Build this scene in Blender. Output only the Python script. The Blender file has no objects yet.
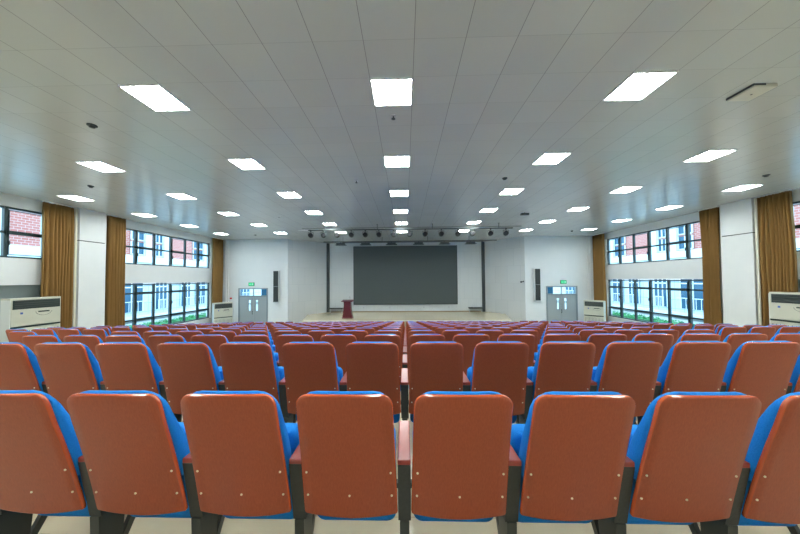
import bpy, bmesh, math, random
from mathutils import Vector, Matrix
random.seed(7)
C = bpy.context.scene.collection
PI = math.pi
CAMZ = 1.53                      # eye height above the rear platform
CEIL = CAMZ + 2.8
SX = 12.63                       # half width of the hall
FRONT, BACK, REAR = 18.5, 21.0, -3.2
STAGE = CAMZ - 2.5
PITCH, ROWGAP, FIRST = 0.54, 1.045, 1.232
DROP = 0.145

# ------------------------------------------------------------------ materials
def new_mat(name, col=(.8, .8, .8), rough=.5, metal=0, spec=.5, coat=0, emis=None, es=0):
    m = bpy.data.materials.new(name); m.use_nodes = True
    b = m.node_tree.nodes['Principled BSDF']
    b.inputs['Base Color'].default_value = (*col, 1)
    b.inputs['Roughness'].default_value = rough
    b.inputs['Metallic'].default_value = metal
    b.inputs['Specular IOR Level'].default_value = spec
    b.inputs['Coat Weight'].default_value = coat
    b.inputs['Coat Roughness'].default_value = .12
    if emis:
        b.inputs['Emission Color'].default_value = (*emis, 1)
        b.inputs['Emission Strength'].default_value = es
    return m
class NT:
    def __init__(s, m): s.m = m; s.t = m.node_tree; s.b = s.t.nodes['Principled BSDF']
    def n(s, kind, **kw):
        o = s.t.nodes.new(kind)
        for k, v in kw.items():
            if k.startswith('i_'):
                o.inputs[k[2:].replace('_', ' ')].default_value = v
            else: setattr(o, k, v)
        return o
    def l(s, a, b): s.t.links.new(a, b)
    def math(s, op, a, b=None, c=None):
        o = s.t.nodes.new('ShaderNodeMath'); o.operation = op
        for i, v in enumerate((a, b, c)):
            if v is None: continue
            if isinstance(v, (int, float)): o.inputs[i].default_value = v
            else: s.l(v, o.inputs[i])
        return o.outputs[0]
    def mix(s, f, a, b):
        o = s.t.nodes.new('ShaderNodeMix'); o.data_type = 'RGBA'
        s.l(f, o.inputs[0]) if not isinstance(f, (int, float)) else setattr(o.inputs[0], 'default_value', f)
        for i, v in ((6, a), (7, b)):
            if isinstance(v, tuple): o.inputs[i].default_value = (*v, 1)
            else: s.l(v, o.inputs[i])
        return o.outputs[2]
def noise_mat(name, c1, c2, scale=5, rough=.5, stretch=(1, 1, 1), bump=0, detail=4, spec=.5, coat=0, coords='Object'):
    m = new_mat(name, c1, rough, spec=spec, coat=coat); N = NT(m)
    tc = N.n('ShaderNodeTexCoord'); mp = N.n('ShaderNodeMapping'); mp.inputs['Scale'].default_value = stretch
    N.l(tc.outputs[coords], mp.inputs[0])
    no = N.n('ShaderNodeTexNoise'); no.inputs['Scale'].default_value = scale; no.inputs['Detail'].default_value = detail
    N.l(mp.outputs[0], no.inputs[0])
    N.l(N.mix(no.outputs[0], c1, c2), N.b.inputs['Base Color'])
    if bump:
        bp = N.n('ShaderNodeBump'); bp.inputs['Strength'].default_value = bump; bp.inputs['Distance'].default_value = .01
        N.l(no.outputs[0], bp.inputs['Height']); N.l(bp.outputs[0], N.b.inputs['Normal'])
    return m

M = {}
M['wood'] = noise_mat('varnished_red_wood', (.24, .040, .014), (.41, .084, .030), 22, .42, (9, 9, 1), 0, 5, .35, .12)
M['woodedge'] = new_mat('ply_edge_painted_highlight', (.50, .085, .024), .2, coat=.6)  # orange ply edge, lightened so the rim highlight is painted in
M['armwood'] = noise_mat('polished_arm_wood', (.24, .025, .018), (.36, .06, .04), 14, .34, (1, 1, 1), 0, 3, .5, .2)
M['blue'] = noise_mat('blue_seat_cloth', (.004, .17, .56), (.010, .26, .74), 160, .8, (1, 1, 1), .25, 2, .3)
M['black'] = noise_mat('black_plastic', (.018, .022, .02), (.035, .04, .036), 60, .45, (1, 1, 1), .1, 2)
M['legmetal'] = new_mat('dark_painted_metal', (.03, .036, .032), .35, 0)
M['screw'] = new_mat('steel_screw', (.8, .74, .6), .3, .7)
M['paint'] = noise_mat('white_wall_paint', (.74, .76, .76), (.80, .81, .80), 3, .6)
M['panelpaint'] = None
M['dgrey'] = new_mat('dark_grey_paint', (.05, .06, .06), .5)
M['frame'] = new_mat('dark_window_frame', (.022, .045, .05), .35)
M['curtain'] = noise_mat('gold_brown_curtain', (.24, .13, .038), (.31, .17, .055), 40, .8, (1, 1, .06), .2, 3, .2)
M['lining'] = new_mat('cream_curtain_lining', (.66, .62, .5), .8)
M['acbody'] = noise_mat('cream_enamel', (.56, .56, .46), (.62, .61, .51), 4, .35)
M['acdark'] = new_mat('dark_green_vent', (.015, .035, .03), .4)
M['acwhite'] = new_mat('pale_enamel', (.72, .74, .72), .4)
M['badge'] = new_mat('blue_badge', (.05, .12, .45), .4)
M['white'] = new_mat('white_plastic', (.8, .81, .8), .4)
M['chrome'] = new_mat('brushed_steel', (.6, .6, .6), .3, .9)
M['doorp'] = new_mat('grey_door_paint', (.36, .40, .41), .45)
M['doorf'] = new_mat('grey_door_frame', (.27, .31, .32), .4, .3)
M['screen'] = None
M['lect'] = noise_mat('dark_red_wood', (.085, .008, .012), (.14, .014, .018), 12, .35, (6, 6, 1), 0, 3)
M['lamp'] = new_mat('lamp_tube', (.9, .9, .9), .5, emis=(.93, 1.0, .975), es=30)
M['louver'] = new_mat('white_louver', (.75, .77, .78), .3)
M['blade'] = new_mat('grey_louver_blade', (.30, .36, .38), .4)
M['lens'] = new_mat('lens_glass', (.02, .02, .024), .6, spec=.2)
M['redmark'] = new_mat('red_plastic', (.6, .02, .03), .4)
M['hedge'] = noise_mat('hedge_leaf', (.03, .20, .05), (.10, .42, .14), 9, .6, (1, 1, 1), 0, 3)
M['exitgreen'] = new_mat('exit_green', (.0, .35, .12), .4, emis=(.0, .55, .2), es=.6)
M['stripe'] = new_mat('stage_nosing', (.72, .66, .5), .35)

def make_glass(name, tint=(1, 1, 1)):
    m = bpy.data.materials.new(name); m.use_nodes = True; t = m.node_tree; t.nodes.clear()
    o = t.nodes.new('ShaderNodeOutputMaterial'); mx = t.nodes.new('ShaderNodeMixShader')
    tr = t.nodes.new('ShaderNodeBsdfTransparent'); tr.inputs[0].default_value = (*tint, 1)
    gl = t.nodes.new('ShaderNodeBsdfGlossy'); gl.inputs['Roughness'].default_value = .02
    lw = t.nodes.new('ShaderNodeLayerWeight'); lw.inputs[0].default_value = .5
    fr = t.nodes.new('ShaderNodeMath'); fr.operation = 'POWER'; fr.inputs[1].default_value = 5.0
    t.links.new(lw.outputs['Facing'], fr.inputs[0])
    t.links.new(fr.outputs[0], mx.inputs[0]); t.links.new(tr.outputs[0], mx.inputs[1]); t.links.new(gl.outputs[0], mx.inputs[2])
    t.links.new(mx.outputs[0], o.inputs[0]); return m
M['glass'] = make_glass('window_glass', (.80, .95, 1.0))

# ceiling: 0.6 m metal panels with seams; every panel's sheen differs a little
def ceiling_mat():
    m = new_mat('metal_ceiling_panels', (.60, .61, .57), .3, spec=.7); N = NT(m)
    tc = N.n('ShaderNodeTexCoord'); sp = N.n('ShaderNodeSeparateXYZ'); N.l(tc.outputs['Object'], sp.inputs[0])
    def cell(sock, off):
        a = N.math('DIVIDE', N.math('ADD', sock, off), .6)
        return N.math('FRACT', a), N.math('FLOOR', a)
    fx, ix = cell(sp.outputs[0], 100 * .6 + .47); fy, iy = cell(sp.outputs[1], 100 * .6 - 4.03 + .3)
    def edge(f, w):
        d = N.math('MINIMUM', f, N.math('SUBTRACT', 1, f))
        return N.math('LESS_THAN', d, w)
    ex, ey = edge(fx, .007), edge(fy, .004)
    seam = N.math('MAXIMUM', ex, N.math('MULTIPLY', ey, .55))
    cb = N.n('ShaderNodeCombineXYZ'); N.l(ix, cb.inputs[0]); N.l(iy, cb.inputs[1])
    wn = N.n('ShaderNodeTexWhiteNoise'); wn.noise_dimensions = '2D'; N.l(cb.outputs[0], wn.inputs[0])
    base = N.mix(wn.outputs[0], (.58, .61, .585), (.61, .64, .615))
    N.l(N.mix(seam, base, (.30, .32, .31)), N.b.inputs['Base Color'])
    # slight dish in every panel, different tilt each
    dx = N.math('MULTIPLY', fx, N.math('SUBTRACT', 1, fx)); dy = N.math('MULTIPLY', fy, N.math('SUBTRACT', 1, fy))
    h = N.math('MULTIPLY', N.math('MULTIPLY', dx, dy), N.math('MULTIPLY_ADD', wn.outputs[0], .10, .03))
    bp = N.n('ShaderNodeBump'); bp.inputs['Strength'].default_value = .9; bp.inputs['Distance'].default_value = .05
    N.l(h, bp.inputs['Height']); N.l(bp.outputs[0], N.b.inputs['Normal'])
    N.b.inputs['Roughness'].default_value = .22; N.b.inputs['Specular IOR Level'].default_value = .9
    return m
M['ceiling'] = ceiling_mat()

def tile_mat(name, c1, c2, size, seamcol, rough, spec=.5):
    m = new_mat(name, c1, rough, spec=spec); N = NT(m)
    tc = N.n('ShaderNodeTexCoord'); br = N.n('ShaderNodeTexBrick'); br.offset = 0
    br.inputs['Scale'].default_value = 1; br.inputs['Brick Width'].default_value = size; br.inputs['Row Height'].default_value = size
    br.inputs['Mortar Size'].default_value = .004; br.inputs['Color1'].default_value = (*c1, 1); br.inputs['Color2'].default_value = (*c2, 1)
    br.inputs['Mortar'].default_value = (*seamcol, 1); br.inputs['Mortar Smooth'].default_value = .1
    N.l(tc.outputs['Object'], br.inputs[0])
    no = N.n('ShaderNodeTexNoise'); no.inputs['Scale'].default_value = 7; no.inputs['Detail'].default_value = 6; N.l(tc.outputs['Object'], no.inputs[0])
    mm = N.n('ShaderNodeMix'); mm.data_type = 'RGBA'; mm.blend_type = 'MULTIPLY'; mm.inputs[0].default_value = .35
    N.l(br.outputs[0], mm.inputs[6]); N.l(no.outputs[1], mm.inputs[7]); N.l(br.outputs[0], mm.inputs[6])
    N.l(N.mix(N.math('MULTIPLY', no.outputs[0], .35), br.outputs[0], (c1[0] * .75, c1[1] * .72, c1[2] * .66)), N.b.inputs['Base Color'])
    return m
M['floor'] = tile_mat('cream_polished_tile', (.50, .45, .33), (.54, .49, .36), .6, (.36, .32, .24), .16)
M['stagefloor'] = tile_mat('polished_beige_stage', (.64, .55, .38), (.68, .59, .42), .9, (.5, .42, .3), .12)

def swz(N, tc, a):                # texture plane spanned by a horizontal axis and height
    sp = N.n('ShaderNodeSeparateXYZ'); N.l(tc.outputs['Object'], sp.inputs[0])
    cb = N.n('ShaderNodeCombineXYZ'); N.l(sp.outputs[a], cb.inputs[0]); N.l(sp.outputs[2], cb.inputs[1]); return cb
# wall of vertical fabric panels flanking the stage
def panel_mat():
    m = new_mat('pale_grey_acoustic_panels', (.60, .64, .65), .75); N = NT(m)
    tc = N.n('ShaderNodeTexCoord'); br = N.n('ShaderNodeTexBrick'); br.offset = .5
    mp = swz(N, tc, 0)
    br.inputs['Scale'].default_value = 1; br.inputs['Brick Width'].default_value = .6; br.inputs['Row Height'].default_value = 1.2
    br.inputs['Mortar Size'].default_value = .006
    br.inputs['Color1'].default_value = (.66, .68, .67, 1); br.inputs['Color2'].default_value = (.69, .71, .70, 1); br.inputs['Mortar'].default_value = (.56, .59, .59, 1)
    N.l(mp.outputs[0], br.inputs[0]); N.l(br.outputs[0], N.b.inputs['Base Color'])
    return m
M['panelpaint'] = panel_mat()
def screen_mat():
    m = new_mat('led_screen_surface', (.05, .06, .058), .55); N = NT(m)
    tc = N.n('ShaderNodeTexCoord'); ck = N.n('ShaderNodeTexChecker'); ck.inputs['Scale'].default_value = 24
    ck.inputs['Color1'].default_value = (.070, .086, .082, 1); ck.inputs['Color2'].default_value = (.078, .094, .090, 1)
    N.l(tc.outputs['Object'], ck.inputs[0]); N.l(ck.outputs[0], N.b.inputs['Base Color']); return m
M['screen'] = screen_mat()
def brick_mat():
    m = new_mat('pink_brick', (.5, .2, .15), .8); N = NT(m)
    tc = N.n('ShaderNodeTexCoord'); br = N.n('ShaderNodeTexBrick'); mp = swz(N, tc, 1)
    N.l(mp.outputs[0], br.inputs[0])
    br.inputs['Scale'].default_value = 1; br.inputs['Brick Width'].default_value = .34; br.inputs['Row Height'].default_value = .16; br.inputs['Mortar Size'].default_value = .014
    br.inputs['Color1'].default_value = (.50, .15, .12, 1); br.inputs['Color2'].default_value = (.56, .19, .16, 1); br.inputs['Mortar'].default_value = (.6, .42, .4, 1)
    N.l(br.outputs[0], N.b.inputs['Base Color']); return m
M['brick'] = brick_mat()
def whitetile_mat():
    m = new_mat('white_facade_tile', (.8, .82, .84), .4); N = NT(m)
    tc = N.n('ShaderNodeTexCoord'); br = N.n('ShaderNodeTexBrick'); mp = swz(N, tc, 1); br.offset = 0
    N.l(mp.outputs[0], br.inputs[0])
    br.inputs['Scale'].default_value = 1; br.inputs['Brick Width'].default_value = .8; br.inputs['Row Height'].default_value = .8; br.inputs['Mortar Size'].default_value = .02
    br.inputs['Color1'].default_value = (.55, .62, .66, 1); br.inputs['Color2'].default_value = (.60, .67, .71, 1); br.inputs['Mortar'].default_value = (.3, .38, .42, 1)
    N.l(br.outputs[0], N.b.inputs['Base Color']); return m
M['wtile'] = whitetile_mat()
M['faceglass'] = new_mat('blue_facade_glass', (.025, .10, .17), .12, spec=.35)
M['facewhite'] = new_mat('white_facade_render', (.74, .78, .80), .6)
M['ground'] = noise_mat('outdoor_paving', (.42, .42, .40), (.52, .52, .49), 3, .8)

# ------------------------------------------------------------------ mesh helpers
class MB:
    def __init__(s): s.v = []; s.f = []; s.smooth = set()
    def add(s, vs, fs, smooth=False):
        b = len(s.v); s.v += [tuple(p) for p in vs]
        for f in fs:
            if smooth: s.smooth.add(len(s.f))
            s.f.append([b + i for i in f])
    def box(s, x0, x1, y0, y1, z0, z1, bev=0):
        if bev <= 0:
            s.add([(x0, y0, z0), (x1, y0, z0), (x1, y1, z0), (x0, y1, z0), (x0, y0, z1), (x1, y0, z1), (x1, y1, z1), (x0, y1, z1)],
                  [(0, 3, 2, 1), (4, 5, 6, 7), (0, 1, 5, 4), (1, 2, 6, 5), (2, 3, 7, 6), (3, 0, 4, 7)])
            return
        bm = bmesh.new(); bmesh.ops.create_cube(bm, size=1)
        for v in bm.verts:
            v.co = Vector(((x0 + x1) / 2 + v.co.x * (x1 - x0), (y0 + y1) / 2 + v.co.y * (y1 - y0), (z0 + z1) / 2 + v.co.z * (z1 - z0)))
        bmesh.ops.bevel(bm, geom=bm.edges[:], offset=bev, segments=2, affect='EDGES', profile=.5)
        bm.verts.index_update(); s.add([v.co[:] for v in bm.verts], [[v.index for v in f.verts] for f in bm.faces]); bm.free()
    def prism(s, poly, axis, a, b):           # poly of 2D points extruded along axis from a to b
        n = len(poly)
        def P(p, t):
            return (t, p[0], p[1]) if axis == 'x' else (p[0], t, p[1]) if axis == 'y' else (p[0], p[1], t)
        s.add([P(p, a) for p in poly] + [P(p, b) for p in poly],
              [list(range(n))[::-1], [n + i for i in range(n)]] + [[i, (i + 1) % n, n + (i + 1) % n, n + i] for i in range(n)])
    def tube(s, p0, p1, r0, r1=None, n=12, caps=True):
        r1 = r0 if r1 is None else r1
        p0, p1 = Vector(p0), Vector(p1); d = (p1 - p0).normalized()
        u = d.orthogonal().normalized(); w = d.cross(u)
        ring = lambda p, r: [p + (u * math.cos(2 * PI * i / n) + w * math.sin(2 * PI * i / n)) * r for i in range(n)]
        s.add(ring(p0, r0) + ring(p1, r1), [[i, (i + 1) % n, n + (i + 1) % n, n + i] for i in range(n)], True)
        if caps: s.add(ring(p0, r0), [list(range(n))[::-1]]); s.add(ring(p1, r1), [list(range(n))])
    def lathe(s, prof, c, n=16):              # prof: (radius, z)
        vs = []
        for r, z in prof:
            vs += [(c[0] + r * math.cos(2 * PI * i / n), c[1] + r * math.sin(2 * PI * i / n), c[2] + z) for i in range(n)]
        fs = [[j * n + i, j * n + (i + 1) % n, (j + 1) * n + (i + 1) % n, (j + 1) * n + i] for j in range(len(prof) - 1) for i in range(n)]
        s.add(vs, fs, True)
        s.add(vs[:n], [list(range(n))[::-1]]); s.add(vs[-n:], [list(range(n))])
    def torus(s, c, R, r, axis='x', n=14, k=6):
        vs = []
        for i in range(n):
            a = 2 * PI * i / n
            for j in range(k):
                b = 2 * PI * j / k; q = R + r * math.cos(b); h = r * math.sin(b)
                p = (h, q * math.cos(a), q * math.sin(a)) if axis == 'x' else (q * math.cos(a), h, q * math.sin(a)) if axis == 'y' else (q * math.cos(a), q * math.sin(a), h)
                vs.append((c[0] + p[0], c[1] + p[1], c[2] + p[2]))
        s.add(vs, [[i * k + j, i * k + (j + 1) % k, ((i + 1) % n) * k + (j + 1) % k, ((i + 1) % n) * k + j] for i in range(n) for j in range(k)], True)
    def build(s, name, mat, parent=None, mats=None):
        me = bpy.data.meshes.new(name); me.from_pydata(s.v, [], s.f)
        me.materials.append(mat)
        for i, p in enumerate(me.polygons): p.use_smooth = i in s.smooth
        bm = bmesh.new(); bm.from_mesh(me); bmesh.ops.recalc_face_normals(bm, faces=bm.faces[:]); bm.to_mesh(me); bm.free()
        me.update()
        o = bpy.data.objects.new(name, me); C.objects.link(o)
        if parent: o.parent = parent
        return o
def tag(o, label=None, cat=None, group=None, kind=None):
    if label: o['label'] = label
    if cat: o['category'] = cat
    if group: o['group'] = group
    if kind: o['kind'] = kind
    return o
def empty(name, loc=(0, 0, 0), rz=0, label=None, cat=None, group=None):
    o = bpy.data.objects.new(name, None); C.objects.link(o); o.location = loc; o.rotation_euler = (0, 0, rz); o.empty_display_size = .1
    return tag(o, label, cat, group)
def struct(name, mb, mat, label=None):
    o = mb.build(name, mat); o['kind'] = 'structure'
    if label: o['label'] = label
    return o
def copy_tree(o, kids, parent=None):
    c = o.copy(); C.objects.link(c)
    if parent: c.parent = parent
    for ch in kids.get(o.name, []): copy_tree(ch, kids, c)
    return c
def kid_map(root):
    km = {}
    def rec(o):
        km[o.name] = list(o.children)
        for ch in o.children: rec(ch)
    rec(root); return km

# ------------------------------------------------------------------ room shell
def level(k): return 0 if k < 2 else -.01 - DROP * (k - 2)
def row_y(k): return FIRST + ROWGAP * (k - 1)
edges = [(REAR - .2, 0)]
for k in range(2, 15): edges.append((row_y(k) + .12, level(k)))
LOW = level(14)
BASE = LOW - .3
mb = MB()
def steps(x0, x1, ed):
    ed = ed + [(BACK + .2, None)]
    for (y0, z), (y1, _) in zip(ed[:-1], ed[1:]): mb.box(x0, x1, y0, y1, BASE, z)
steps(-9.4, 9.4, edges)
side = [e for e in edges if abs(e[0] - (row_y(8) + .12)) > .01]
side = [(y, level(8)) if abs(y - (row_y(7) + .12)) < .01 else (y, z) for y, z in side]
steps(-SX - .3, -9.4, side); steps(9.4, SX + .3, side)
struct('floor', mb, M['floor'], 'cream polished tile floor stepping down to the stage')
mb = MB(); mb.box(-SX - .3, SX + .3, REAR - .2, BACK + .3, CEIL, CEIL + .2)
struct('ceiling', mb, M['ceiling'], 'white metal panel ceiling with square grid seams')
mb = MB(); mb.box(-SX - .3, SX + .3, REAR - .2, REAR, 0, CEIL); struct('wall_rear', mb, M['paint'])

# window layout (shared by both side walls)
BAY = .975
WY1 = 17.5; WY0 = WY1 - 6 * BAY
NY1 = 9.37; NY0 = NY1 - 6 * BAY
U0, U1 = CAMZ + .78, CAMZ + 2.42
L0, L1 = CAMZ - 2.40, CAMZ - .13
def near_panel(s, n):  # flat grey sheet set in front of the recessed wall
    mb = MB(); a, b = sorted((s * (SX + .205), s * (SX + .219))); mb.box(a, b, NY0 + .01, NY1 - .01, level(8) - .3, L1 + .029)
    struct('trim_%d' % n, mb, new_mat('grey_recess_sheet', (.30, .36, .35), .6), 'grey sheet over the recessed wall below the near beam')
near_panel(-1, 7); near_panel(1, 8)
def side_wall(s, name):
    mb = MB()
    def bx(xa, xb, *r):
        a, b = sorted((s * xa, s * xb)); mb.box(a, b, *r)
    T = SX + .30
    bx(SX, T, REAR, FRONT + .2, U1, CEIL)                      # above the upper windows
    bx(SX, T, REAR, NY0, BASE, U1)
    bx(SX, T, NY1, WY0, BASE, U1)                              # behind the pillar and curtains
    bx(SX, T, WY1, FRONT + .2, BASE, U1)
    bx(SX, T, NY0, NY1, L1 + .03, U0)                         # spandrel beams
    bx(SX, T, WY0, WY1, L1 + .03, U0)
    bx(SX + .22, T, NY0, NY1, BASE, L1 + .03)                  # recessed wall under the near beam
    bx(SX, T, WY0, WY1, BASE, L0)
    return struct(name, mb, M['paint'], 'white side wall with two long bands of windows')
side_wall(-1, 'wall_left'); side_wall(1, 'wall_right')

wn = [0]
def window(s, y0, y1, z0, z1, rails, n, door_bays=()):
    wn[0] += 1; X = SX + .14
    a = MB()
    def bx(m, xa, xb, *r):
        p, q = sorted((s * xa, s * xb)); m.box(p, q, *r)
    fw = .045
    bx(a, X - .05, X + .05, y0, y1, z0, z0 + fw * 1.3); bx(a, X - .05, X + .05, y0, y1, z1 - fw * 1.3, z1)
    for i in range(n + 1):
        y = y0 + (y1 - y0) * i / n; w = fw * (1.25 if i in (0, n) else 1.0)
        bx(a, X - .045, X + .045, max(y0, y - w), min(y1, y + w), z0, z1)
    for r in rails: bx(a, X - .045, X + .045, y0, y1, r - .035, r + .035)
    fr = a.build('window_%d' % wn[0], M['frame']); fr['kind'] = 'structure'
    fr['label'] = 'dark framed window band of %d bays' % n
    g = MB(); bx(g, X + .008, X + .014, y0 + .01, y1 - .01, z0 + .01, z1 - .01)
    g.build('window_pane', M['glass'], fr)
    # sash of the opening lights, thinner
    h = MB()
    for i in range(n):
        ya = y0 + (y1 - y0) * i / n + fw; yb = y0 + (y1 - y0) * (i + 1) / n - fw
        zz = [z0 + fw * 1.3] + [r for r in rails] + [z1 - fw * 1.3]
        if i % 2 == 0: continue
        for j in range(len(zz) - 1):
            za, zb = zz[j] + .035, zz[j + 1] - .035
            t = .025
            bx(h, X - .06, X - .02, ya, ya + t, za, zb); bx(h, X - .06, X - .02, yb - t, yb, za, zb)
            bx(h, X - .06, X - .02, ya, yb, za, za + t); bx(h, X - .06, X - .02, ya, yb, zb - t, zb)
    h.build('window_sash', M['frame'], fr)
    k = MB()
    for i in range(1, n, 2):
        yh = y0 + (y1 - y0) * i / n + fw + .012
        zc = rails[0] + .6 if len(rails) > 1 else (rails[0] + z0) / 2
        bx(k, X - .1, X - .06, yh - .01, yh + .012, zc, zc + .14)
    k.build('window_handle', M['dgrey'], fr)
    return fr
for s in (-1, 1):
    window(s, WY0, WY1, U0, U1, [CAMZ + 1.60], 6)
    window(s, WY0, WY1, L0, L1, [CAMZ - 1.83, CAMZ - .58], 6)
    window(s, NY0, NY1, U0, U1, [CAMZ + 1.60], 6)

# front walls with door openings
DX0, DX1, DT, DLEAF = 9.37, 11.41, CAMZ - .54, CAMZ - 1.13
for s, nm in ((-1, 'wall_front_left'), (1, 'wall_front_right')):
    mb = MB()
    def bx(xa, xb, *r):
        a, b = sorted((s * xa, s * xb)); mb.box(a, b, *r)
    bx(8.0, DX0, FRONT, FRONT + .2, BASE, CEIL); bx(DX1, SX, FRONT, FRONT + .2, BASE, CEIL); bx(DX0, DX1, FRONT, FRONT + .2, DT, CEIL)
    struct(nm, mb, M['paint'], 'white front wall beside the stage with a door')
for s, nm in ((-1, 'wall_stage_left'), (1, 'wall_stage_right')):
    mb = MB(); a = (s * 8.0, FRONT); b = (s * 6.0, BACK); c = (s * 6.0 + s * .2, BACK + .15); d = (s * 8.2, FRONT + .0)
    mb.prism([a, b, c, (s * 8.25, FRONT + .2), (s * 8.0, FRONT + .199)] if False else [a, b, c, (s * 8.2, FRONT + .12)], 'z', BASE, CEIL)
    struct(nm, mb, M['panelpaint'], 'pale grey panelled wall angled towards the stage')
mb = MB(); mb.box(-6.3, 6.3, BACK, BACK + .2, BASE, CEIL); struct('wall_stage_back', mb, M['panelpaint'], 'pale wall behind the stage')
for i, s in enumerate((-1, 1)):
    mb = MB(); mb.box(s * 5.93 - .11, s * 5.93 + .11, BACK - .10, BACK - .001, STAGE, CEIL - .001)
    struct('trim_%d' % (i + 1), mb, M['dgrey'], 'dark vertical strip in the stage corner')
mb = MB(); mb.box(-5.8, 5.8, BACK - .03, BACK - .001, STAGE, STAGE + .06)
struct('baseboard_stage', mb, noise_mat('brown_skirting', (.30, .20, .09), (.36, .25, .12), 5, .5))
# stage
mb = MB(); poly = [(-6.3, 16.55), (6.3, 16.55), (7.05, 19.6), (5.99, 20.98), (-5.99, 20.98), (-7.05, 19.6)]
mb.prism(poly, 'z', LOW, STAGE)
struct('stage', mb, M['stagefloor'], 'raised beige polished stage floor')
mb = MB(); mb.box(-6.32, 6.32, 16.5, 16.549, STAGE - .06, STAGE + .008); struct('trim_3', mb, M['stripe'], 'pale nosing along the stage front edge')
# pillars
for i, s in enumerate((-1, 1)):
    mb = MB()
    a, b = sorted((s * 12.33, s * (SX - .001)))
    g = CAMZ + 1.56; y0 = 10.05 if s < 0 else 9.98
    mb.box(a, b, y0, 10.97, level(8) - .3, g - .018); mb.box(a, b, y0, 10.97, g + .018, CEIL - .001)
    o = struct('pillar', mb, M['paint'], 'white square pillar between curtains with a groove')
    mb = MB(); a2, b2 = sorted((s * 12.36, s * (SX - .001))); mb.box(a2, b2, y0 + .02, 10.95, g - .018, g + .018); mb.build('groove', M['dgrey'], o)
# pipe runs in the front corners and beside the pillars
for s in (-1, 1):
    mb = MB(); mb.tube((s * 12.1, FRONT - .04, LOW + .001), (s * 12.1, FRONT - .04, CEIL - .001), .035)
    mb.box(s * 12.28 - .03, s * 12.28 + .03, FRONT - .05, FRONT - .001, LOW + .001, CEIL - .001)
    struct('trim_%d' % (4 if s < 0 else 5), mb, M['white'], 'white vertical pipe in the front corner')
mb = MB(); mb.box(-11.95, -11.45, FRONT - .03, FRONT - .001, CAMZ - 1.5, CAMZ - 1.46); mb.box(-11.7, -11.66, FRONT - .03, FRONT - .001, LOW + .001, CAMZ - 1.5)
struct('trim_6', mb, M['paint'], 'cable trunking on the wall left of the door')

# doors
for i, s in enumerate((-1, 1)):
    xc = s * (DX0 + DX1) / 2; hw = (DX1 - DX0) / 2; y = FRONT
    fr = MB()
    fr.box(xc - hw, xc - hw + .09, y - .03, y + .15, LOW, DT); fr.box(xc + hw - .09, xc + hw, y - .03, y + .15, LOW, DT)
    fr.box(xc - hw, xc + hw, y - .03, y + .15, DT - .07, DT); fr.box(xc - hw, xc + hw, y - .03, y + .15, DLEAF, DLEAF + .08)
    fr.box(xc - .025, xc + .025, y, y + .1, DLEAF + .08, DT - .07)
    f = struct('door_%d' % (i + 1), fr, M['doorf'], 'grey double door left of the stage' if s < 0 else 'grey double door right of the stage')
    g = MB(); g.box(xc - hw + .09, xc + hw - .09, y + .05, y + .056, DLEAF + .08, DT - .07); g.build('transom_pane', M['glass'], f)
    for q in (-1, 1):
        lf = MB(); x0, x1 = sorted((xc + q * .006, xc + q * (hw - .095)))
        sx = xc + q * .25; w = .075; zt, zb = DLEAF - .22, DLEAF - .95
        lf.box(x0, sx - w, y + .02, y + .065, LOW + .01, DLEAF - .005); lf.box(sx + w, x1, y + .02, y + .065, LOW + .01, DLEAF - .005)
        lf.box(sx - w, sx + w, y + .02, y + .065, LOW + .01, zb); lf.box(sx - w, sx + w, y + .02, y + .065, zt, DLEAF - .005)
        L = lf.build('door_leaf', M['doorp'], f)
        m = MB(); m.box(sx - w, sx + w, y + .035, y + .041, zb, zt); m.build('leaf_pane', M['glass'], L)
        m = MB(); m.box(sx - w - .015, sx + w + .015, y + .01, y + .02, zb + .45, zb + .49)
        for e in (-1, 1): m.box(sx + e * w - .012, sx + e * w + .012, y + .01, y + .02, zb - .015, zt + .015)
        m.box(sx - w, sx + w, y + .01, y + .02, zt, zt + .015); m.box(sx - w, sx + w, y + .01, y + .02, zb - .015, zb)
        m.build('pane_frame', M['doorf'], L)
        if q == -1:
            h = MB(); h.box(xc - .05, xc - .02, y - .05, y - .02, LOW + .95, LOW + 1.2, .006); h.box(xc - .05, xc - .02, y - .025, y + .02, LOW + .97, LOW + 1.0); h.box(xc - .05, xc - .02, y - .025, y + .02, LOW + 1.15, LOW + 1.18)
            h.build('door_handle', M['dgrey'], L)

# exit signs
for s in (-1, 1):
    xc = s * 10.5; zc = CAMZ - .27
    mb = MB(); mb.box(xc - .2, xc + .2, FRONT - .06, FRONT - .001, zc - .12, zc + .12, .01)
    e = mb.build('exit_sign', M['dgrey']); tag(e, 'green lit exit sign above the %s grey door' % ('left' if s < 0 else 'right'), 'exit sign', 'exit signs above the doors')
    m = MB(); m.box(xc - .18, xc + .18, FRONT - .066, FRONT - .061, zc - .10, zc + .10); m.build('sign_face', M['exitgreen'], e)
    m = MB(); m.box(xc - .15, xc - .04, FRONT - .069, FRONT - .067, zc - .02, zc + .01); m.prism([(xc - .03, zc - .03), (xc + .02, zc), (xc - .03, zc + .03)], 'y', FRONT - .069, FRONT - .067)
    m.box(xc + .06, xc + .13, FRONT - .069, FRONT - .067, zc - .05, zc + .05); m.build('arrow', M['white'], e)

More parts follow.
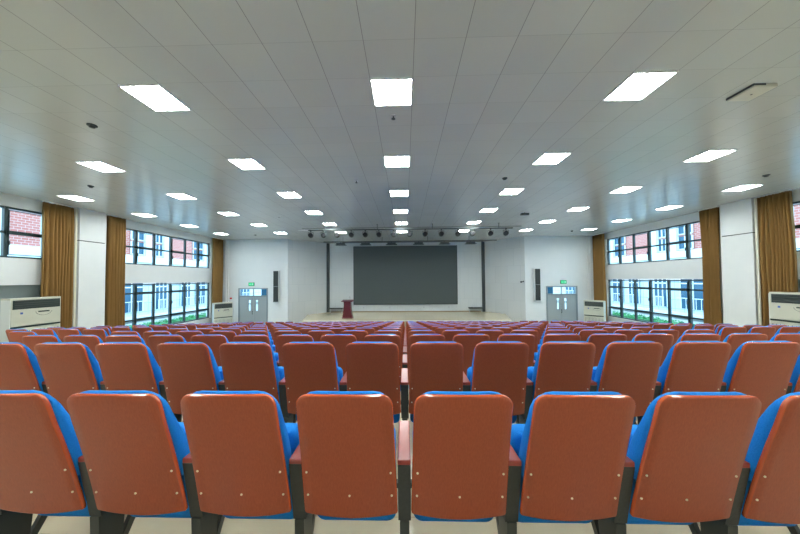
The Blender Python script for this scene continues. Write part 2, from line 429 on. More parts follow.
# ------------------------------------------------------------------ curtains
def curtain(s, y0, y1, zb, folds, label, seed, x=12.42, gather=.0, lining=False):
    rnd = random.Random(seed); mb = MB();  folds = int(folds * 1.4); n = folds * 10; nz = 14; H = CEIL - .04 - zb
    ph = [rnd.uniform(-.5, .5) for _ in range(folds + 1)]; am = [rnd.uniform(.055, .10) for _ in range(folds + 1)]
    xlim = SX - .03
    rows = []
    for layer in (0, 1):
        for j in range(nz + 1):
            t = j / nz; z = zb + H * t; row = []
            for i in range(n + 1):
                u = i / n; k = min(folds - 1, int(u * folds)); a = am[k] * (1 - .25 * t)
                drift = gather * math.sin(PI * t) * (u - .5) * -1 + (1 - t) * .05 * math.sin(seed + 3 * u)
                y = y0 + (y1 - y0) * u + drift * .5 + .012 * math.sin(9 * t + 5 * ph[k])
                ff = abs(math.sin(PI * (folds * u + .35 * math.sin(7 * u + seed) + ph[k] * .25 * t)))
                xx = x + .13 - (.12 + a) * ff ** .7 + .01 * math.sin(6 * t + k)
                row.append((s * min(xlim, max(x - .09, xx) + layer * .006), y, z))
            rows.append(row)
    W = n + 1; vs = [p for r in rows for p in r]; fs = []
    for L in (0, 1):
        o = L * (nz + 1) * W
        fs += [[o + j * W + i, o + j * W + i + 1, o + (j + 1) * W + i + 1, o + (j + 1) * W + i] for j in range(nz) for i in range(n)]
    o = (nz + 1) * W
    for j in range(nz):
        for i in (0, n): fs.append([j * W + i, (j + 1) * W + i, o + (j + 1) * W + i, o + j * W + i])
    for i in range(n):
        for j in (0, nz): fs.append([j * W + i, j * W + i + 1, o + j * W + i + 1, o + j * W + i])
    mb.add(vs, fs, True)
    r = mb.build('curtain', M['curtain']); tag(r, label, 'curtain', 'gold-brown curtains along the side windows')
    t = MB(); a, b = sorted((s * (x - .02), s * (x + .02))); t.box(a, b, y0 - .02, y1 + .02, CEIL - .04, CEIL - .001); t.build('curtain_rail', M['white'], r)
    if lining:
        l = MB(); nn = 12; yl = y1 - .02
        l.box(*sorted((s * (x - .10), s * (x - .06))), yl - .035, yl + .035, zb, CEIL - .06, .008)
        l.build('lining_edge', M['lining'], r)
    return r
SB = level(8) + .02
for s, sd in ((-1, 'left'), (1, 'right')):
    curtain(s, 9.06, 9.96 if s < 0 else 9.90, SB, 7, 'wide gold-brown curtain behind the near air conditioner on the %s wall' % sd, 3 + s, lining=True, gather=-.15)
    curtain(s, 11.10, 11.80, -1.24, 6, 'gold-brown curtain between the pillar and the long window on the %s wall' % sd, 12 + s, gather=.25 if s > 0 else .05)
    curtain(s, 17.38, 18.34, LOW + .02, 6, 'narrow gold-brown curtain in the front corner of the %s wall' % sd, 21 + s, gather=.05)

# ------------------------------------------------------------------ air conditioners
def aircon(loc, rz, w, label, dep=.40):
    # local: front faces -y, width along x, origin at base centre
    H = 1.90; d = dep
    r = empty('air_conditioner', loc, rz, label, 'air conditioner', 'floor-standing air conditioners')
    b = MB(); b.box(-w / 2, w / 2, -d / 2, d / 2, .06, H, .015); b.box(-w / 2 + .03, w / 2 - .03, -d / 2 + .03, d / 2 - .03, 0, .06)
    b.build('cabinet', M['acbody'], r)
    f = -d / 2
    v = MB(); v.box(-w / 2 + .06, w / 2 - .03, f - .004, f + .001, H - .34, H - .06)
    vn = v.build('air_outlet', M['acdark'], r)
    v = MB()
    for k in range(4):
        z = H - .30 + k * .065
        v.add([(-w / 2 + .10, f - .02, z), (w / 2 - .05, f - .02, z), (w / 2 - .05, f - .005, z + .03), (-w / 2 + .10, f - .005, z + .03),
               (-w / 2 + .10, f - .02, z + .006), (w / 2 - .05, f - .02, z + .006), (w / 2 - .05, f - .005, z + .036), (-w / 2 + .10, f - .005, z + .036)],
              [(0, 1, 2, 3), (4, 5, 6, 7), (0, 1, 5, 4), (1, 2, 6, 5), (2, 3, 7, 6), (3, 0, 4, 7)])
    v.build('louver', M['legmetal'], vn)
    p = MB(); p.box(-w / 2 + .02, w / 2 - .02, f - .018, f - .001, H - .86, H - .37, .006); p.build('front_panel', M['acbody'], r)
    p = MB(); p.box(-w / 2 + .02, w / 2 - .02, f - .014, f - .001, H - .925, H - .875); p.build('dark_stripe', M['acdark'], r)
    p = MB(); p.box(-w / 2 + .22, -w / 2 + .28, f - .021, f - .018, H - .50, H - .44); p.build('badge', M['badge'], r)
    p = MB(); p.box(.02, .30, f - .022, f - .018, H - .475, H - .435, .002)
    h = p.build('display', M['acdark'], r)
    p = MB()
    for k in range(9):
        a0 = PI + PI * k / 9; a1 = PI + PI * (k + 1) / 9
        p.tube((.16 + .2 * math.cos(a0), f - .019, H - .45 + .13 * math.sin(a0)), (.16 + .2 * math.cos(a1), f - .019, H - .45 + .13 * math.sin(a1)), .004, n=5)
    p.build('arc_line', M['dgrey'], r)
    g = MB(); g.box(-w / 2 + .02, w / 2 - .02, f - .01, f - .001, .12, H - .95, .004); gp = g.build('intake_panel', M['acbody'], r)
    g = MB()
    for k in range(13):
        x = -w / 2 + .08 + k * (w - .16) / 12; g.box(x - .006, x + .006, f - .014, f - .01, .2, H - 1.02)
    g.build('intake_slot', M['dgrey'], gp)
    sp = MB(); sp.box(-w / 2 - .004, -w / 2 + .012, f - .01, d / 2 - .02, .1, H - .05); sp.build('side_trim', M['acwhite'], r)
    return r
aircon((-12.155, 8.66, level(8)), PI / 2, 1.24, dep=.31, label= 'cream floor-standing air conditioner at the left picture edge by the near window')
aircon((12.155, 8.74, level(8)), -PI / 2, 1.24, dep=.31, label= 'cream floor-standing air conditioner at the right picture edge by the near window')
aircon((-11.42, 16.88, LOW), math.radians(48), 1.02, 'cream floor-standing air conditioner in the far corner left of the stage')
aircon((11.42, 16.88, LOW), math.radians(-48), 1.02, 'cream floor-standing air conditioner in the far corner right of the stage')

# ------------------------------------------------------------------ ceiling lights
ordn = ['first', 'second', 'third', 'fourth', 'fifth', 'sixth', 'seventh', 'eighth', 'ninth', 'tenth', 'eleventh', 'twelfth', 'thirteenth', 'fourteenth']
def make_fixture():
    r = empty('ceiling_light', (0, 0, 0), 0, 'x', 'ceiling light', 'square grille lights set in the ceiling')
    z = CEIL
    f = MB(); h = .298; w = .016
    f.box(-h, h, -h, -h + w, z - .022, z - .001); f.box(-h, h, h - w, h, z - .022, z - .001); f.box(-h, -h + w, -h, h, z - .022, z - .001); f.box(h - w, h, -h, h, z - .022, z - .001)
    f.build('frame', M['louver'], r)
    f = MB(); f.box(-h + w, h - w, -h + w, h - w, z - .008, z - .001); f.build('lamp_panel', M['lamp'], r)
    f = MB()
    for x in (-.095, .095): f.box(x - .005, x + .005, -h + w, h - w, z - .02, z - .0085)
    for k in range(6):
        y = -.22 + k * .088
        for x in (-.19, 0, .19): f.box(x - .026, x + .026, y - .014, y + .014, z - .02, z - .0085)
    f.build('louver', M['blade'], r)
    return r
fx = make_fixture(); km = kid_map(fx); first = True
cn = {0: 'centre', -1: 'first left', 1: 'first right', -2: 'second left', 2: 'second right', -3: 'third left', 3: 'third right'}
for j in range(-2, 6):
    for i in range(-3, 4):
        o = fx if first else copy_tree(fx, km); first = False
        o.location = (-.17 + 3.6 * i, 4.03 + 2.4 * j, 0)
        if j >= 0: lab = 'square grille ceiling light, %s row from the camera, %s column' % (ordn[j], cn[i])
        else: lab = 'unseen square grille ceiling light added behind the camera, %s row back, %s column' % (ordn[-j - 1], cn[i])  # unseen rows, added so the near chairs and ceiling get light
        o['label'] = lab

# ceiling devices
def sprinkler(x, y, label):
    r = empty('ceiling_sprinkler', (x, y, CEIL), 0, label, 'sprinkler', 'sprinkler heads in the ceiling')
    m = MB(); m.lathe([(.05, 0), (.05, -.008), (.02, -.012)], (0, 0, 0)); m.build('rose', M['chrome'], r)
    m = MB(); m.tube((0, 0, -.012), (0, 0, -.05), .012); m.lathe([(.01, -.05), (.035, -.055), (.035, -.06)], (0, 0, 0)); m.build('nozzle', M['dgrey'], r)
def detector(x, y, label):
    r = empty('smoke_detector', (x, y, CEIL), 0, label, 'smoke detector', 'smoke detectors in the ceiling')
    m = MB(); m.lathe([(.07, 0), (.07, -.02), (.05, -.03)], (0, 0, 0)); m.build('base', M['dgrey'], r)
    m = MB(); m.lathe([(.045, -.03), (.04, -.05), (.02, -.055)], (0, 0, 0)); m.build('sensor', M['legmetal'], r)
sprinkler(-.18, 4.62, 'small sprinkler head just beyond the nearest central ceiling light')
sprinkler(-1.36, 7.68, 'small sprinkler head left of the second central ceiling light')
sprinkler(-5.5, 11.8, 'tiny sprinkler head in the left half of the ceiling, farther away')
detector(-5.58, 4.7, 'pale round smoke detector left of the nearest left ceiling light')
detector(-9.2, 7.75, 'dark smoke detector high near the left curtain and pillar')
detector(2.8, 7.65, 'dark smoke detector right of the centre column of lights')
detector(10.0, 7.75, 'dark smoke detector high near the right curtain and pillar')
detector(9.95, 16.5, 'dark smoke detector over the right grey door')
detector(-9.2, 16.6, 'dark smoke detector over the left grey door')
r = empty('ceiling_speaker_plate', (5.25, 4.2, CEIL), math.radians(0), 'flat pale access box on the ceiling right of the nearest right light', 'access box')
m = MB(); m.box(-.17, .17, -.17, .17, -.05, -.001, .012); m.build('housing', M['acbody'], r)
m = MB(); m.box(-.176, .0, -.172, .172, -.03, -.001); m.build('dark_edge', M['dgrey'], r)
m = MB(); m.lathe([(.012, -.051), (.012, -.056)], (0, 0, 0)); m.build('indicator', M['dgrey'], r)
r = empty('ceiling_projector_box', (5.1, 11.7, CEIL), 0, 'small dark box hung on the ceiling towards the stage on the right', 'ceiling box')
m = MB(); m.box(-.16, .16, -.08, .08, -.12, -.04, .01); m.build('housing', M['dgrey'], r)
m = MB(); m.tube((0, 0, -.05), (0, 0, -.001), .015); m.build('stem', M['dgrey'], r)

# ------------------------------------------------------------------ stage lighting
TY = 13.9; TZ = CEIL - .26
r = empty('lighting_bar', (0, TY, TZ), 0, 'long dark lighting bar under the ceiling carrying round spotlights', 'lighting bar')
m = MB(); m.tube((-4.95, 0, 0), (5.45, 0, 0), .028); m.build('bar', M['dgrey'], r)
m = MB(); m.tube((-5.5, .02, .0), (-4.95, .02, 0), .02); m.build('bar_end', M['chrome'], r)
m = MB(); m.tube((-5.3, .05, .10), (5.9, .05, .10), .012); m.build('cable_rail', M['legmetal'], r)
for x in (-4.1, -1.4, 1.4, 4.75):
    m = MB(); m.tube((x, 0, 0), (x, 0, .259), .014); m.box(x - .04, x + .04, -.04, .04, .245, .259); m.build('hanger', M['dgrey'], r)
def make_spot():
    r = empty('spotlight', (0, 0, 0), 0, 'x', 'spotlight', 'round spotlights on the front lighting bar')
    m = MB(); m.box(-.03, .03, -.03, .03, -.075, -.029); m.tube((0, 0, -.10), (0, 0, -.07), .015); m.build('clamp', M['legmetal'], r)
    m = MB(); m.box(-.135, .135, -.015, .015, -.115, -.10); m.box(-.139, -.127, -.015, .015, -.28, -.10); m.box(.127, .139, -.015, .015, -.28, -.10); m.build('yoke', M['legmetal'], r)
    m = MB(); prof = [(.03, -.13), (.09, -.12), (.12, -.06), (.124, .02), (.118, .09), (.104, .092)]
    n = 18; vs = []; R = Matrix.Rotation(math.radians(78), 4, 'X')
    for rr, zz in prof:
        for i in range(n):
            p = R @ Vector((rr * math.cos(2 * PI * i / n), rr * math.sin(2 * PI * i / n), zz)); vs.append((p.x, p.y, p.z - .27))
    fs = [[j * n + i, j * n + (i + 1) % n, (j + 1) * n + (i + 1) % n, (j + 1) * n + i] for j in range(len(prof) - 1) for i in range(n)] + [list(range(n))]
    m.add(vs, fs, True); m.build('housing', M['black'], r)
    m = MB(); a = R @ Vector((0, 0, .07)); b = R @ Vector((0, 0, .08)); m.tube((a.x, a.y, a.z - .27), (b.x, b.y, b.z - .27), .104, n=18); m.build('lens', M['lens'], r)
    m = MB(); m.box(-.05, .03, .10, .13, -.185, -.155); m.build('tag', M['redmark'], r)
    return r
sp0 = make_spot(); km = kid_map(sp0)
pxs = [307.5, 320.5, 334.5, 349, 363, 377, 391.8, 408, 423.3, 439.3, 455.9, 470.4, 488.5, 503.7]
nn = len(pxs)
for i, p in enumerate(pxs):
    o = sp0 if i == 0 else copy_tree(sp0, km)
    o.location = ((-4.83, -4.17, -3.46, -2.74, -2.02, -1.32, -.58, .25, 1.03, 1.85, 2.69, 3.42, 4.33, 5.10)[i], TY, TZ)
    w = '%s from the left end' % ordn[i] if i < 7 else '%s from the right end' % ordn[nn - 1 - i]
    o['label'] = 'round black spotlight on the front lighting bar, ' + w
T2 = 18.0; TZ2 = CEIL - .30
r = empty('rear_lighting_bar', (0, T2, TZ2), 0, 'dark lighting bar farther back above the stage holding flat lamps', 'lighting bar')
m = MB(); m.tube((-5.4, 0, 0), (6.0, 0, 0), .03); m.build('bar', M['dgrey'], r)
m = MB(); m.tube((-4.2, .3, -.02), (5.2, .3, -.02), .02); m.build('cross_bar', M['dgrey'], r)
for x in (-4.1, -1.5, 1.5, 4.2):
    m = MB(); m.tube((x, 0, 0), (x, 0, .299), .016); m.box(x - .02, x + .02, 0, .3, -.02, .0); m.build('hanger', M['dgrey'], r)
def make_flat():
    r = empty('hanging_stage_light', (0, 0, 0), 0, 'x', 'stage light', 'flat panel lights above the stage')
    m = MB(); m.tube((0, 0, -.10), (0, 0, -.031), .018); m.build('clamp', M['legmetal'], r)
    m = MB(); m.box(-.28, .28, -.12, .12, -.20, -.10, .012); m.build('housing', M['dgrey'], r)
    m = MB(); m.box(-.36, .36, -.16, -.13, -.235, -.20); m.box(-.36, .36, .13, .16, -.235, -.20); m.box(-.34, -.29, -.12, .12, -.22, -.205); m.box(.29, .34, -.12, .12, -.22, -.205); m.build('barn_door', M['dgrey'], r)
    m = MB(); m.box(-.25, .25, -.10, .10, -.207, -.2005); m.build('diffuser', M['white'], r)
    return r
f0 = make_flat(); km = kid_map(f0)
for i, x in enumerate((-4.25, -2.6, -.88, .9, 2.6, 4.3)):
    o = f0 if i == 0 else copy_tree(f0, km); o.location = (x, T2, TZ2)
    o['label'] = 'flat dark stage lamp above the screen, %s from the %s' % (ordn[i if i < 3 else 5 - i], 'left' if i < 3 else 'right')

# ------------------------------------------------------------------ stage objects
r = empty('led_screen', (0, BACK, 0), 0, 'large dark grey LED screen on the stage back wall', 'screen')
m = MB(); z0, z1, x0, x1 = CAMZ - 1.93, CAMZ + 2.53, -3.95, 3.95
m.box(x0 + .05, x1 - .05, -.165, -.14, z0 + .05, z1 - .05); m.build('display', M['screen'], r)
m = MB(); m.box(x0, x1, -.14, -.002, z0, z1); m.box(x0, x0 + .05, -.18, -.14, z0, z1); m.box(x1 - .05, x1, -.18, -.14, z0, z1); m.box(x0, x1, -.18, -.14, z0, z0 + .05); m.box(x0, x1, -.18, -.14, z1 - .05, z1)
m.build('bezel', M['dgrey'], r)
for i, x in enumerate((-3.2, -1.2, 1.4, 3.3)):
    m = MB(); m.box(x - .06, x + .06, BACK - .012, BACK - .001, STAGE + .28, STAGE + .4); o = m.build('wall_socket', M['chrome']); tag(o, 'small wall socket under the screen, %s from the left' % ordn[i], 'socket', 'sockets under the screen')

r = empty('lectern', (-3.77, 17.85, STAGE), 0, 'dark red wooden lectern standing on the stage left of the screen', 'lectern')
m = MB()
prof = [(0, .28), (.04, .30), (.12, .29), (.2, .265), (.5, .235), (.8, .215), (.95, .22), (1.0, .24)]
vs = []; fs = []
for z, w in prof: vs += [(-w, -.2, z + .06), (w, -.2, z + .06), (w, .2, z + .06), (-w, .2, z + .06)]
for j in range(len(prof) - 1):
    for i in range(4): fs.append([j * 4 + i, j * 4 + (i + 1) % 4, (j + 1) * 4 + (i + 1) % 4, (j + 1) * 4 + i])
fs += [[0, 3, 2, 1], [len(vs) - 4 + i for i in range(4)]]
m.add(vs, fs); m.build('body', M['lect'], r)
m = MB(); m.box(-.33, .33, -.26, .26, 0, .06, .01); m.build('base', M['lect'], r)
m = MB(); m.prism([(-.28, 1.06), (.26, 1.06), (.26, 1.17), (-.28, 1.10)], 'x', -.36, .36); m.build('top', M['lect'], r)
m = MB(); m.box(-.15, .15, -.207, -.2, .3, .85); m.build('front_panel', M['lect'], r)
m = MB(); m.tube((.15, 0, 1.13), (.15, -.02, 1.33), .006); m.tube((.15, -.02, 1.33), (.15, -.08, 1.39), .013); m.build('microphone', M['dgrey'], r)

for s, sd, xc in ((-1, 'left', -5.25), (1, 'right', 5.25)):
    r = empty('low_bench', (xc, BACK - .32, STAGE), 0, 'low black bench at the %s end of the stage back wall' % sd, 'bench', 'low black benches at the stage ends')
    m = MB(); m.box(-.52, .52, -.16, .16, .27, .36, .01); m.build('top', M['black'], r)
    for a in (-.45, .45):
        m = MB(); m.box(a - .015, a + .015, -.1, .1, 0, .27); m.build('leg', M['chrome'], r)
m = MB(); m.torus((5.1, BACK - .32, STAGE + .36 + .135), .11, .012, 'y', 20, 6); m.box(5.07, 5.13, BACK - .36, BACK - .28, STAGE + .36, STAGE + .375)
o = m.build('ring_stand', M['chrome']); tag(o, 'thin metal ring standing on the right black bench', 'ring')

# column speakers
for s, sd in ((-1, 'left'), (1, 'right')):
    r = empty('column_speaker', (s * 8.72, FRONT, CAMZ - .43), 0, 'tall narrow black column loudspeaker on the wall %s of the stage' % sd, 'loudspeaker', 'wall column loudspeakers')
    m = MB(); m.box(-.19, .19, -.24, -.06, -1.06, 1.06, .012); m.build('cabinet', M['acwhite'], r)
    m = MB(); m.box(-.165, .165, -.252, -.241, -1.04, -.005, .004); m.box(-.165, .165, -.252, -.241, .005, 1.04, .004); m.build('grille', M['black'], r)
    for z in (-.7, .7):
        m = MB(); m.box(-.05, .05, -.06, -.001, z - .05, z + .05); m.build('bracket', M['dgrey'], r)
# small camera on the angled wall
t = .45; px, py = 8.0 - .12, 18.62
r = empty('wall_camera', (7.93, 18.56, CAMZ - .22), math.radians(-40), 'small black security camera on the angled wall right of the stage', 'camera')
nrm = Vector((-2.5, -2.0)).normalized()
m = MB(); m.box(-.02, .03, -.05, .05, -.05, .05); m.build('mount', M['dgrey'], r)
m = MB(); m.tube((-.02, 0, 0), (-.12, -.0, 0), .018); m.tube((-.12, .08, -.02), (-.12, -.16, -.03), .055); m.build('housing', M['dgrey'], r)
# green-topped flat switch by the left far air conditioner: little red indicator box
m = MB(); m.box(-11.98, -11.86, FRONT - .05, FRONT, CAMZ - 1.28, CAMZ - 1.17, .005); o = m.build('alarm_switch', M['redmark']); tag(o, 'small red alarm box on the front wall above the far left air conditioner', 'alarm box')

# ------------------------------------------------------------------ chairs
def prof_y(z):
    pts = [(.2, .185), (.37, .16), (.47, .138), (.60, .108), (.72, .078), (.86, .038), (.97, .010), (1.03, 0.0)]
    for (a, ya), (b, yb) in zip(pts[:-1], pts[1:]):
        if z <= b: return ya + (yb - ya) * (z - a) / (b - a)
    return pts[-1][1]
EDGE_START = [0]
def slab(mb, zb, zt, hwb, hwt, rt, rb, layers, bow=0, sag=0, crown=0, nu=10, smooth=True, py=prof_y, taper=None):
    """layers: (dy, inset); a bent plate following the backrest profile."""
    H = zt - zb
    ds = [0, .01, .03, .06]
    def vs_of(r): return [r * (1 - math.cos(PI / 2 * k / 4)) for k in range(4)]
    low = vs_of(rb); high = vs_of(rt)
    lv = [z for z in low] + [rb + (H - rb - rt) * k / 6 for k in range(7)] + [H - z for z in high[::-1]]
    lv = sorted(set(round(q, 5) for q in lv))
    nv = len(lv)
    def hw(h):
        w = hwb + (hwt - hwb) * h / H
        if h > H - rt: d = h - (H - rt); w -= rt - math.sqrt(max(0, rt * rt - d * d))
        if h < rb: d = rb - h; w -= rb - math.sqrt(max(0, rb * rb - d * d))
        return max(w, .01)
    V = []
    for li, (dy, ins) in enumerate(layers):
        for j, h in enumerate(lv):
            h2 = min(max(h, ins), H - ins)
            for i in range(nu + 1):
                u = -1 + 2 * i / nu
                x = u * (hw(h) - ins); z = zb + h2 - sag * (1 - u * u) * (1 - h / H)
                last = li == len(layers) - 1
                c = crown * (1 - u ** 4) * math.sin(PI * min(1, max(0, h / H))) if last else 0
                q = 1 if not taper else taper(H - h)
                V.append((x, py(z) + layers[0][0] + (dy - layers[0][0] + c) * q + bow * u * u, z))
    W = nu + 1; n1 = W * nv; F = []
    def idx(l, j, i): return l * n1 + j * W + i
    for l, fl in ((0, 1), (len(layers) - 1, 0)):
        for j in range(nv - 1):
            for i in range(nu): F.append([idx(l, j, i), idx(l, j, i + 1), idx(l, j + 1, i + 1), idx(l, j + 1, i)])
    EDGE_START[0] = len(mb.f) + len(F)
    ring = [(0, i) for i in range(nu + 1)] + [(j, nu) for j in range(1, nv)] + [(nv - 1, i) for i in range(nu - 1, -1, -1)] + [(j, 0) for j in range(nv - 2, 0, -1)]
    for l in range(len(layers) - 1):
        for a, b in zip(ring, ring[1:] + ring[:1]):
            F.append([idx(l, *a), idx(l, *b), idx(l + 1, *b), idx(l + 1, *a)])
    mb.add(V, F, smooth)

def stand(parent, x):
    w = .032
    m = MB(); m.box(x - .0325, x + .0325, .137, .52, .615, .640, .005); m.build('armrest', M['armwood'], parent)
    m = MB(); m.prism([(.138, .6145), (.43, .6145), (.41, .30), (.196, .30)], 'x', x - w, x + w); sp = m.build('side_panel', M['black'], parent)
    m = MB(); m.prism([(.19, .30), (.33, .30), (.31, .018), (.20, .018)], 'x', x - .024, x + .024)
    m.prism([(.47, .305), (.50, .275), (.345, .04), (.30, .04)], 'x', x - .012, x + .012)
    m.torus((x, .50, .262), .034, .013, 'x', 14, 6)
    m.build('leg', M['legmetal'], parent)
    m = MB(); m.box(x - .028, x + .028, .18, .40, 0, .018, .003); m.build('foot', M['legmetal'], parent)
def make_chair(end=False, screws=True):
    r = empty('auditorium_chair', (0, 0, 0), 0, 'x', 'chair', 'blue auditorium chairs in rows')
    m = MB(); slab(m, .350, 1.01, .2365, .222, .055, .018, [(0, .006), (.004, .0015), (.012, 0), (.018, .002)], bow=.006, sag=.022)
    nf = len(m.f); b = m.build('backrest', M['wood'], r); b.data.materials.append(M['woodedge'])
    for p in b.data.polygons:
        if p.index >= EDGE_START[0]: p.material_index = 1
    if screws:
        for x, z in ((-.205, .595), (.205, .595), (-.208, .465), (0, .465), (.208, .465)):
            q = MB(); y = prof_y(z) + .006 * (x / .23) ** 2; q.tube((x, y - .003, z), (x, y + .004, z), .0055, n=8); q.build('screw', M['screw'], b)
    m = MB(); slab(m, .53, 1.016, .230, .216, .085, .03, [(.0185, .012), (.028, .0), (.092, .0), (.112, .015), (.120, .05)], bow=.004, sag=.0, crown=.016, taper=lambda d: .22 + .78 * min(1, d / .30) ** .8)
    m.build('back_cushion', M['blue'], r)
    m = MB()
    sy = lambda z: .300 - (z - .25) * .05
    slab(m, .195, .71, .222, .222, .05, .05, [(0, .02), (.012, .0), (.07, 0), (.09, .012), (.1, .04)], crown=.02, py=sy)
    m.build('seat', M['blue'], r)
    m = MB(); m.box(-.236, .236, .33, .36, .36, .39); m.build('seat_axle', M['legmetal'], r)
    stand(r, -.27)
    if end: stand(r, .27)
    return r
near = make_chair(False, True); near_km = kid_map(near)
near_end = make_chair(True, True); near_end_km = kid_map(near_end)
far = make_chair(False, False); far_km = kid_map(far)
far_end = make_chair(True, False); far_end_km = kid_map(far_end)
used = set()
protos = {(True, False): (near, near_km), (True, True): (near_end, near_end_km), (False, False): (far, far_km), (False, True): (far_end, far_end_km)}
X0 = -.013
SIDE0 = 6.06
seats = []
for k in range(1, 15):
    lim = {1: 4, 2: 7}.get(k, 9)
    for i in range(-lim, lim):
        seats.append((k, 'c', i, X0 + (i + .5) * PITCH, i == lim - 1))
    if k >= 4:
        n = {4: 1, 5: 4}.get(k, 5)
        for j in range(n):
            seats.append((k, 'l', j, X0 - SIDE0 - (j + .5) * PITCH, j == 0)); seats.append((k, 'r', j, X0 + SIDE0 + (j + .5) * PITCH, j == n - 1))
stuff = MB(); cnt = 0
bins = {n: MB() for n in ('wood', 'blue', 'black')}
for k, blk, i, x, end in seats:
    y, z = row_y(k), level(k)
    if k == 14 or (k == 13 and blk != 'c'):
        stuff_list = bins.setdefault('list', []) if isinstance(bins, dict) else None
        stuff_list.append((x, y, z)); continue
    key = (k <= 3, end); o, kmx = protos[key]
    if key in used: o = copy_tree(o, kmx)
    used.add(key); cnt += 1
    o.location = (x, y, z)
    if blk == 'c':
        n = i + 1 if i >= 0 else -i
        lab = 'blue-cushioned wooden-backed chair, %s row from the camera, %s seat %s of centre' % (ordn[k - 1], ordn[n - 1], 'right' if i >= 0 else 'left')
    else:
        lab = 'blue-cushioned wooden-backed chair, %s row from the camera, %s seat beyond the %s aisle' % (ordn[k - 1], ordn[i], 'left' if blk == 'l' else 'right')
    o['label'] = lab
print('chairs', cnt, 'stuff', len(bins['list']))
# farthest row as one object with several materials
me = bpy.data.meshes.new('far_auditorium_chairs'); bm = bmesh.new()
mats = []
for ch in far.children:
    for x, y, z in bins['list']:
        mt = ch.data.materials[0]
        if mt not in mats: mats.append(mt)
        n0 = len(bm.faces); tmp = ch.data.copy(); tmp.transform(Matrix.Translation((x, y, z))); bm.from_mesh(tmp); bpy.data.meshes.remove(tmp)
        bm.faces.ensure_lookup_table(); mi = mats.index(mt)
        for q in range(n0, len(bm.faces)): bm.faces[q].material_index = mi
bm.to_mesh(me); bm.free()
for mt in mats: me.materials.append(mt)
o = bpy.data.objects.new('far_auditorium_chairs', me); C.objects.link(o)
tag(o, 'farthest front rows of blue wooden-backed chairs close to the stage', 'chairs', 'blue auditorium chairs in rows', 'stuff')

# ------------------------------------------------------------------ outdoors
GZ = CAMZ - 3.6
mb = MB(); mb.box(-60, -SX - .31, -20, 60, GZ - .2, GZ); mb.box(SX + .31, 60, -20, 60, GZ - .2, GZ); mb.box(-SX - .31, SX + .31, BACK + .5, 60, GZ - .2, GZ)
o = struct('ground', mb, M['ground'])
def facade(s, label):
    XF = 24.0
    r = empty('opposite_building', (s * XF, 25, GZ), 0, label, 'building', 'buildings outside the windows')
    def bx(m, d0, d1, y0, y1, z0, z1):
        a, b = sorted((s * d0, s * d1)); m.box(a, b, y0 - 25, y1 - 25, z0 - GZ, z1 - GZ)
    m = MB(); bx(m, .0, 6, 6, 48, CAMZ + 2.3, CAMZ + 7.0); m.build('brick_wall', M['brick'], r)
    m = MB(); bx(m, -.05, 6, 6, 48, GZ, CAMZ + 2.3); m.build('tiled_wall', M['wtile'], r)
    m = MB(); bx(m, -.3, -.05, 6, 48, CAMZ + 1.5, CAMZ + 2.25); m.build('white_band', M['facewhite'], r)
    m = MB(); bx(m, -.7, -.05, 6, 48, GZ + .25, GZ + .55); m.build('plinth', M['facewhite'], r)
    wins = [(10.2, 11.4), (14, 15.2), (18.1, 19.0), (23.3, 24.5), (25.6, 26.4), (30.3, 31.8), (34.6, 36), (39, 40.4)]
    for a, b in wins:
        for z0, z1 in ((CAMZ + 2.4, CAMZ + 3.5), (CAMZ + 3.7, CAMZ + 4.9)):
            m = MB(); bx(m, -.06, -.01, a, b, z0, z1); w = m.build('window', M['faceglass'], r)
            m = MB()
            for e in (a, (a + b) / 2, b): bx(m, -.12, -.05, e - .05, e + .05, z0, z1)
            bx(m, -.12, -.05, a, b, z0 - .06, z0 + .03); m.build('window_frame', M['facewhite'], w)
        m = MB(); bx(m, -.25, -.01, b + .02, b + .55, CAMZ + 1.5, CAMZ + 7.0); m.build('pilaster', M['facewhite'], r)
    for a, b in [(8, 10), (12.2, 14.6), (17, 19.2), (21.2, 24.4), (25.6, 26.9), (28.6, 29.9), (30.7, 32.9), (34.5, 36.5), (39, 41.5)]:
        m = MB(); bx(m, -.12, -.06, a, b, GZ + .9, CAMZ + 1.2); w = m.build('window', M['faceglass'], r)
        m = MB()
        for e in (a, a + (b - a) / 3, a + 2 * (b - a) / 3, b): bx(m, -.17, -.12, e - .04, e + .04, GZ + .9, CAMZ + 1.2)
        bx(m, -.17, -.12, a, b, CAMZ - .6, CAMZ - .5); m.build('window_frame', M['facewhite'], w)
        m = MB()
        for q in range(9):
            e = a + (b - a) * q / 8; bx(m, -.5, -.47, e - .015, e + .015, GZ + .9, GZ + 1.8)
        bx(m, -.52, -.45, a, b, GZ + 1.78, GZ + 1.84); m.build('railing', M['facewhite'], w)
    return r
facade(-1, 'pink brick and white tiled building seen through the left windows')
facade(1, 'pink brick and white tiled building seen through the right windows')
for s, sd in ((-1, 'left'), (1, 'right')):
    rnd = random.Random(5 + s); mb = MB()
    for q in range(9000):
        y = rnd.uniform(14, 27.5); x = s * (16.9 + rnd.uniform(-.45, .45)); z = GZ + rnd.uniform(.05, .82) + .06 * math.sin(y * 5)
        a, b = rnd.uniform(0, 6.28), rnd.uniform(-1, 1); L = .07
        u = Vector((math.cos(a) * L, math.sin(a) * L, b * L)); w = Vector((-math.sin(a), math.cos(a), rnd.uniform(-.6, .6))) * L * .6; p = Vector((x, y, z))
        mb.add([p - u, p + w, p + u, p - w], [(0, 1, 2, 3)])
    mb.box(s * 16.9 - .4, s * 16.9 + .4, 14, 27.5, GZ, GZ + .7)
    o = mb.build('hedge', M['hedge']); tag(o, 'clipped green hedge outside the %s lower windows' % sd, 'hedge', 'hedges outside the windows')
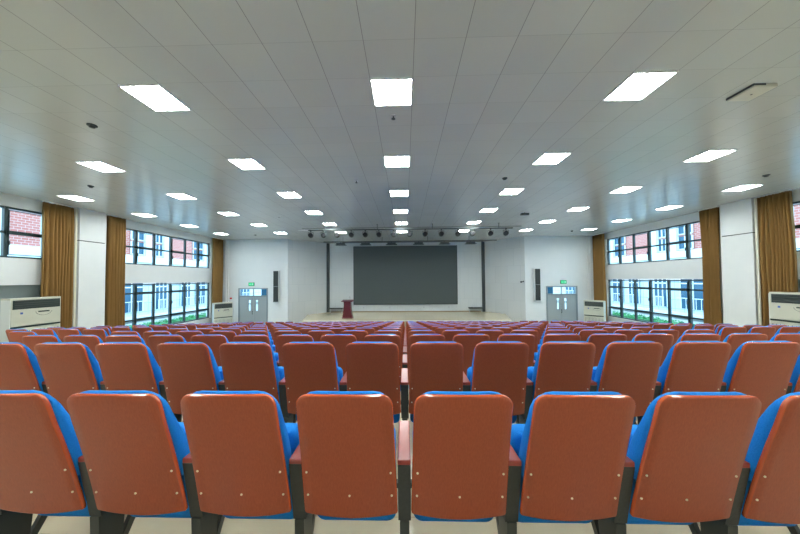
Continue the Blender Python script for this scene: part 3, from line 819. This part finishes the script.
for s, sd in ((-1, 'left'), (1, 'right')):
    for q, x in enumerate((9.6, 10.15, 11.2)):
        mb = MB(); w = .12 + .05 * q; mb.box(s * x - w, s * x + w, 21.5, 21.9, GZ, CAMZ + 1)
        o = mb.build('outdoor_column', M['faceglass']); tag(o, 'dark blue column outside the %s door, %s from the stage side' % (sd, ordn[q]), 'column', 'columns outside the doors')

# ------------------------------------------------------------------ light
w = bpy.data.worlds.new('sky'); bpy.context.scene.world = w; w.use_nodes = True
nt = w.node_tree; bg = nt.nodes['Background']
tc = nt.nodes.new('ShaderNodeTexCoord'); se = nt.nodes.new('ShaderNodeSeparateXYZ'); nt.links.new(tc.outputs['Generated'], se.inputs[0])
cr = nt.nodes.new('ShaderNodeValToRGB'); cr.color_ramp.elements[0].color = (.80, .90, 1, 1); cr.color_ramp.elements[1].color = (.55, .78, 1, 1)
nt.links.new(se.outputs[2], cr.inputs[0]); nt.links.new(cr.outputs[0], bg.inputs[0]); bg.inputs[1].default_value = 2.8

# ------------------------------------------------------------------ camera
f, yaw, pitch, roll = 273.92, .0244, .025, .0076
R0 = Vector((math.cos(yaw), math.sin(yaw), 0)); D0 = Vector((-math.sin(yaw), math.cos(yaw), 0))
D = D0 * math.cos(pitch) + Vector((0, 0, math.sin(pitch))); U0 = R0.cross(D)
Rr = R0 * math.cos(roll) - U0 * math.sin(roll); Uu = R0 * math.sin(roll) + U0 * math.cos(roll)
cam = bpy.data.cameras.new('camera'); co = bpy.data.objects.new('camera', cam); C.objects.link(co)
co.matrix_world = Matrix(((Rr.x, Uu.x, -D.x, 0), (Rr.y, Uu.y, -D.y, 0), (Rr.z, Uu.z, -D.z, CAMZ), (0, 0, 0, 1)))
cam.sensor_width = 36; cam.lens = f / 800 * 36; cam.shift_x = 1.53 / 800; cam.shift_y = 5.3 / 800; cam.clip_start = .05; cam.clip_end = 300
sc = bpy.context.scene; sc.camera = co
sc.view_settings.view_transform = 'Standard'; sc.view_settings.look = 'None'; sc.view_settings.gamma = 1
sc.view_settings.exposure = 0.8
try: sc.cycles.use_light_tree = True
except Exception: pass
sc.cycles.use_denoising = True
sc.cycles.max_bounces = 8; sc.cycles.diffuse_bounces = 5; sc.cycles.transparent_max_bounces = 12
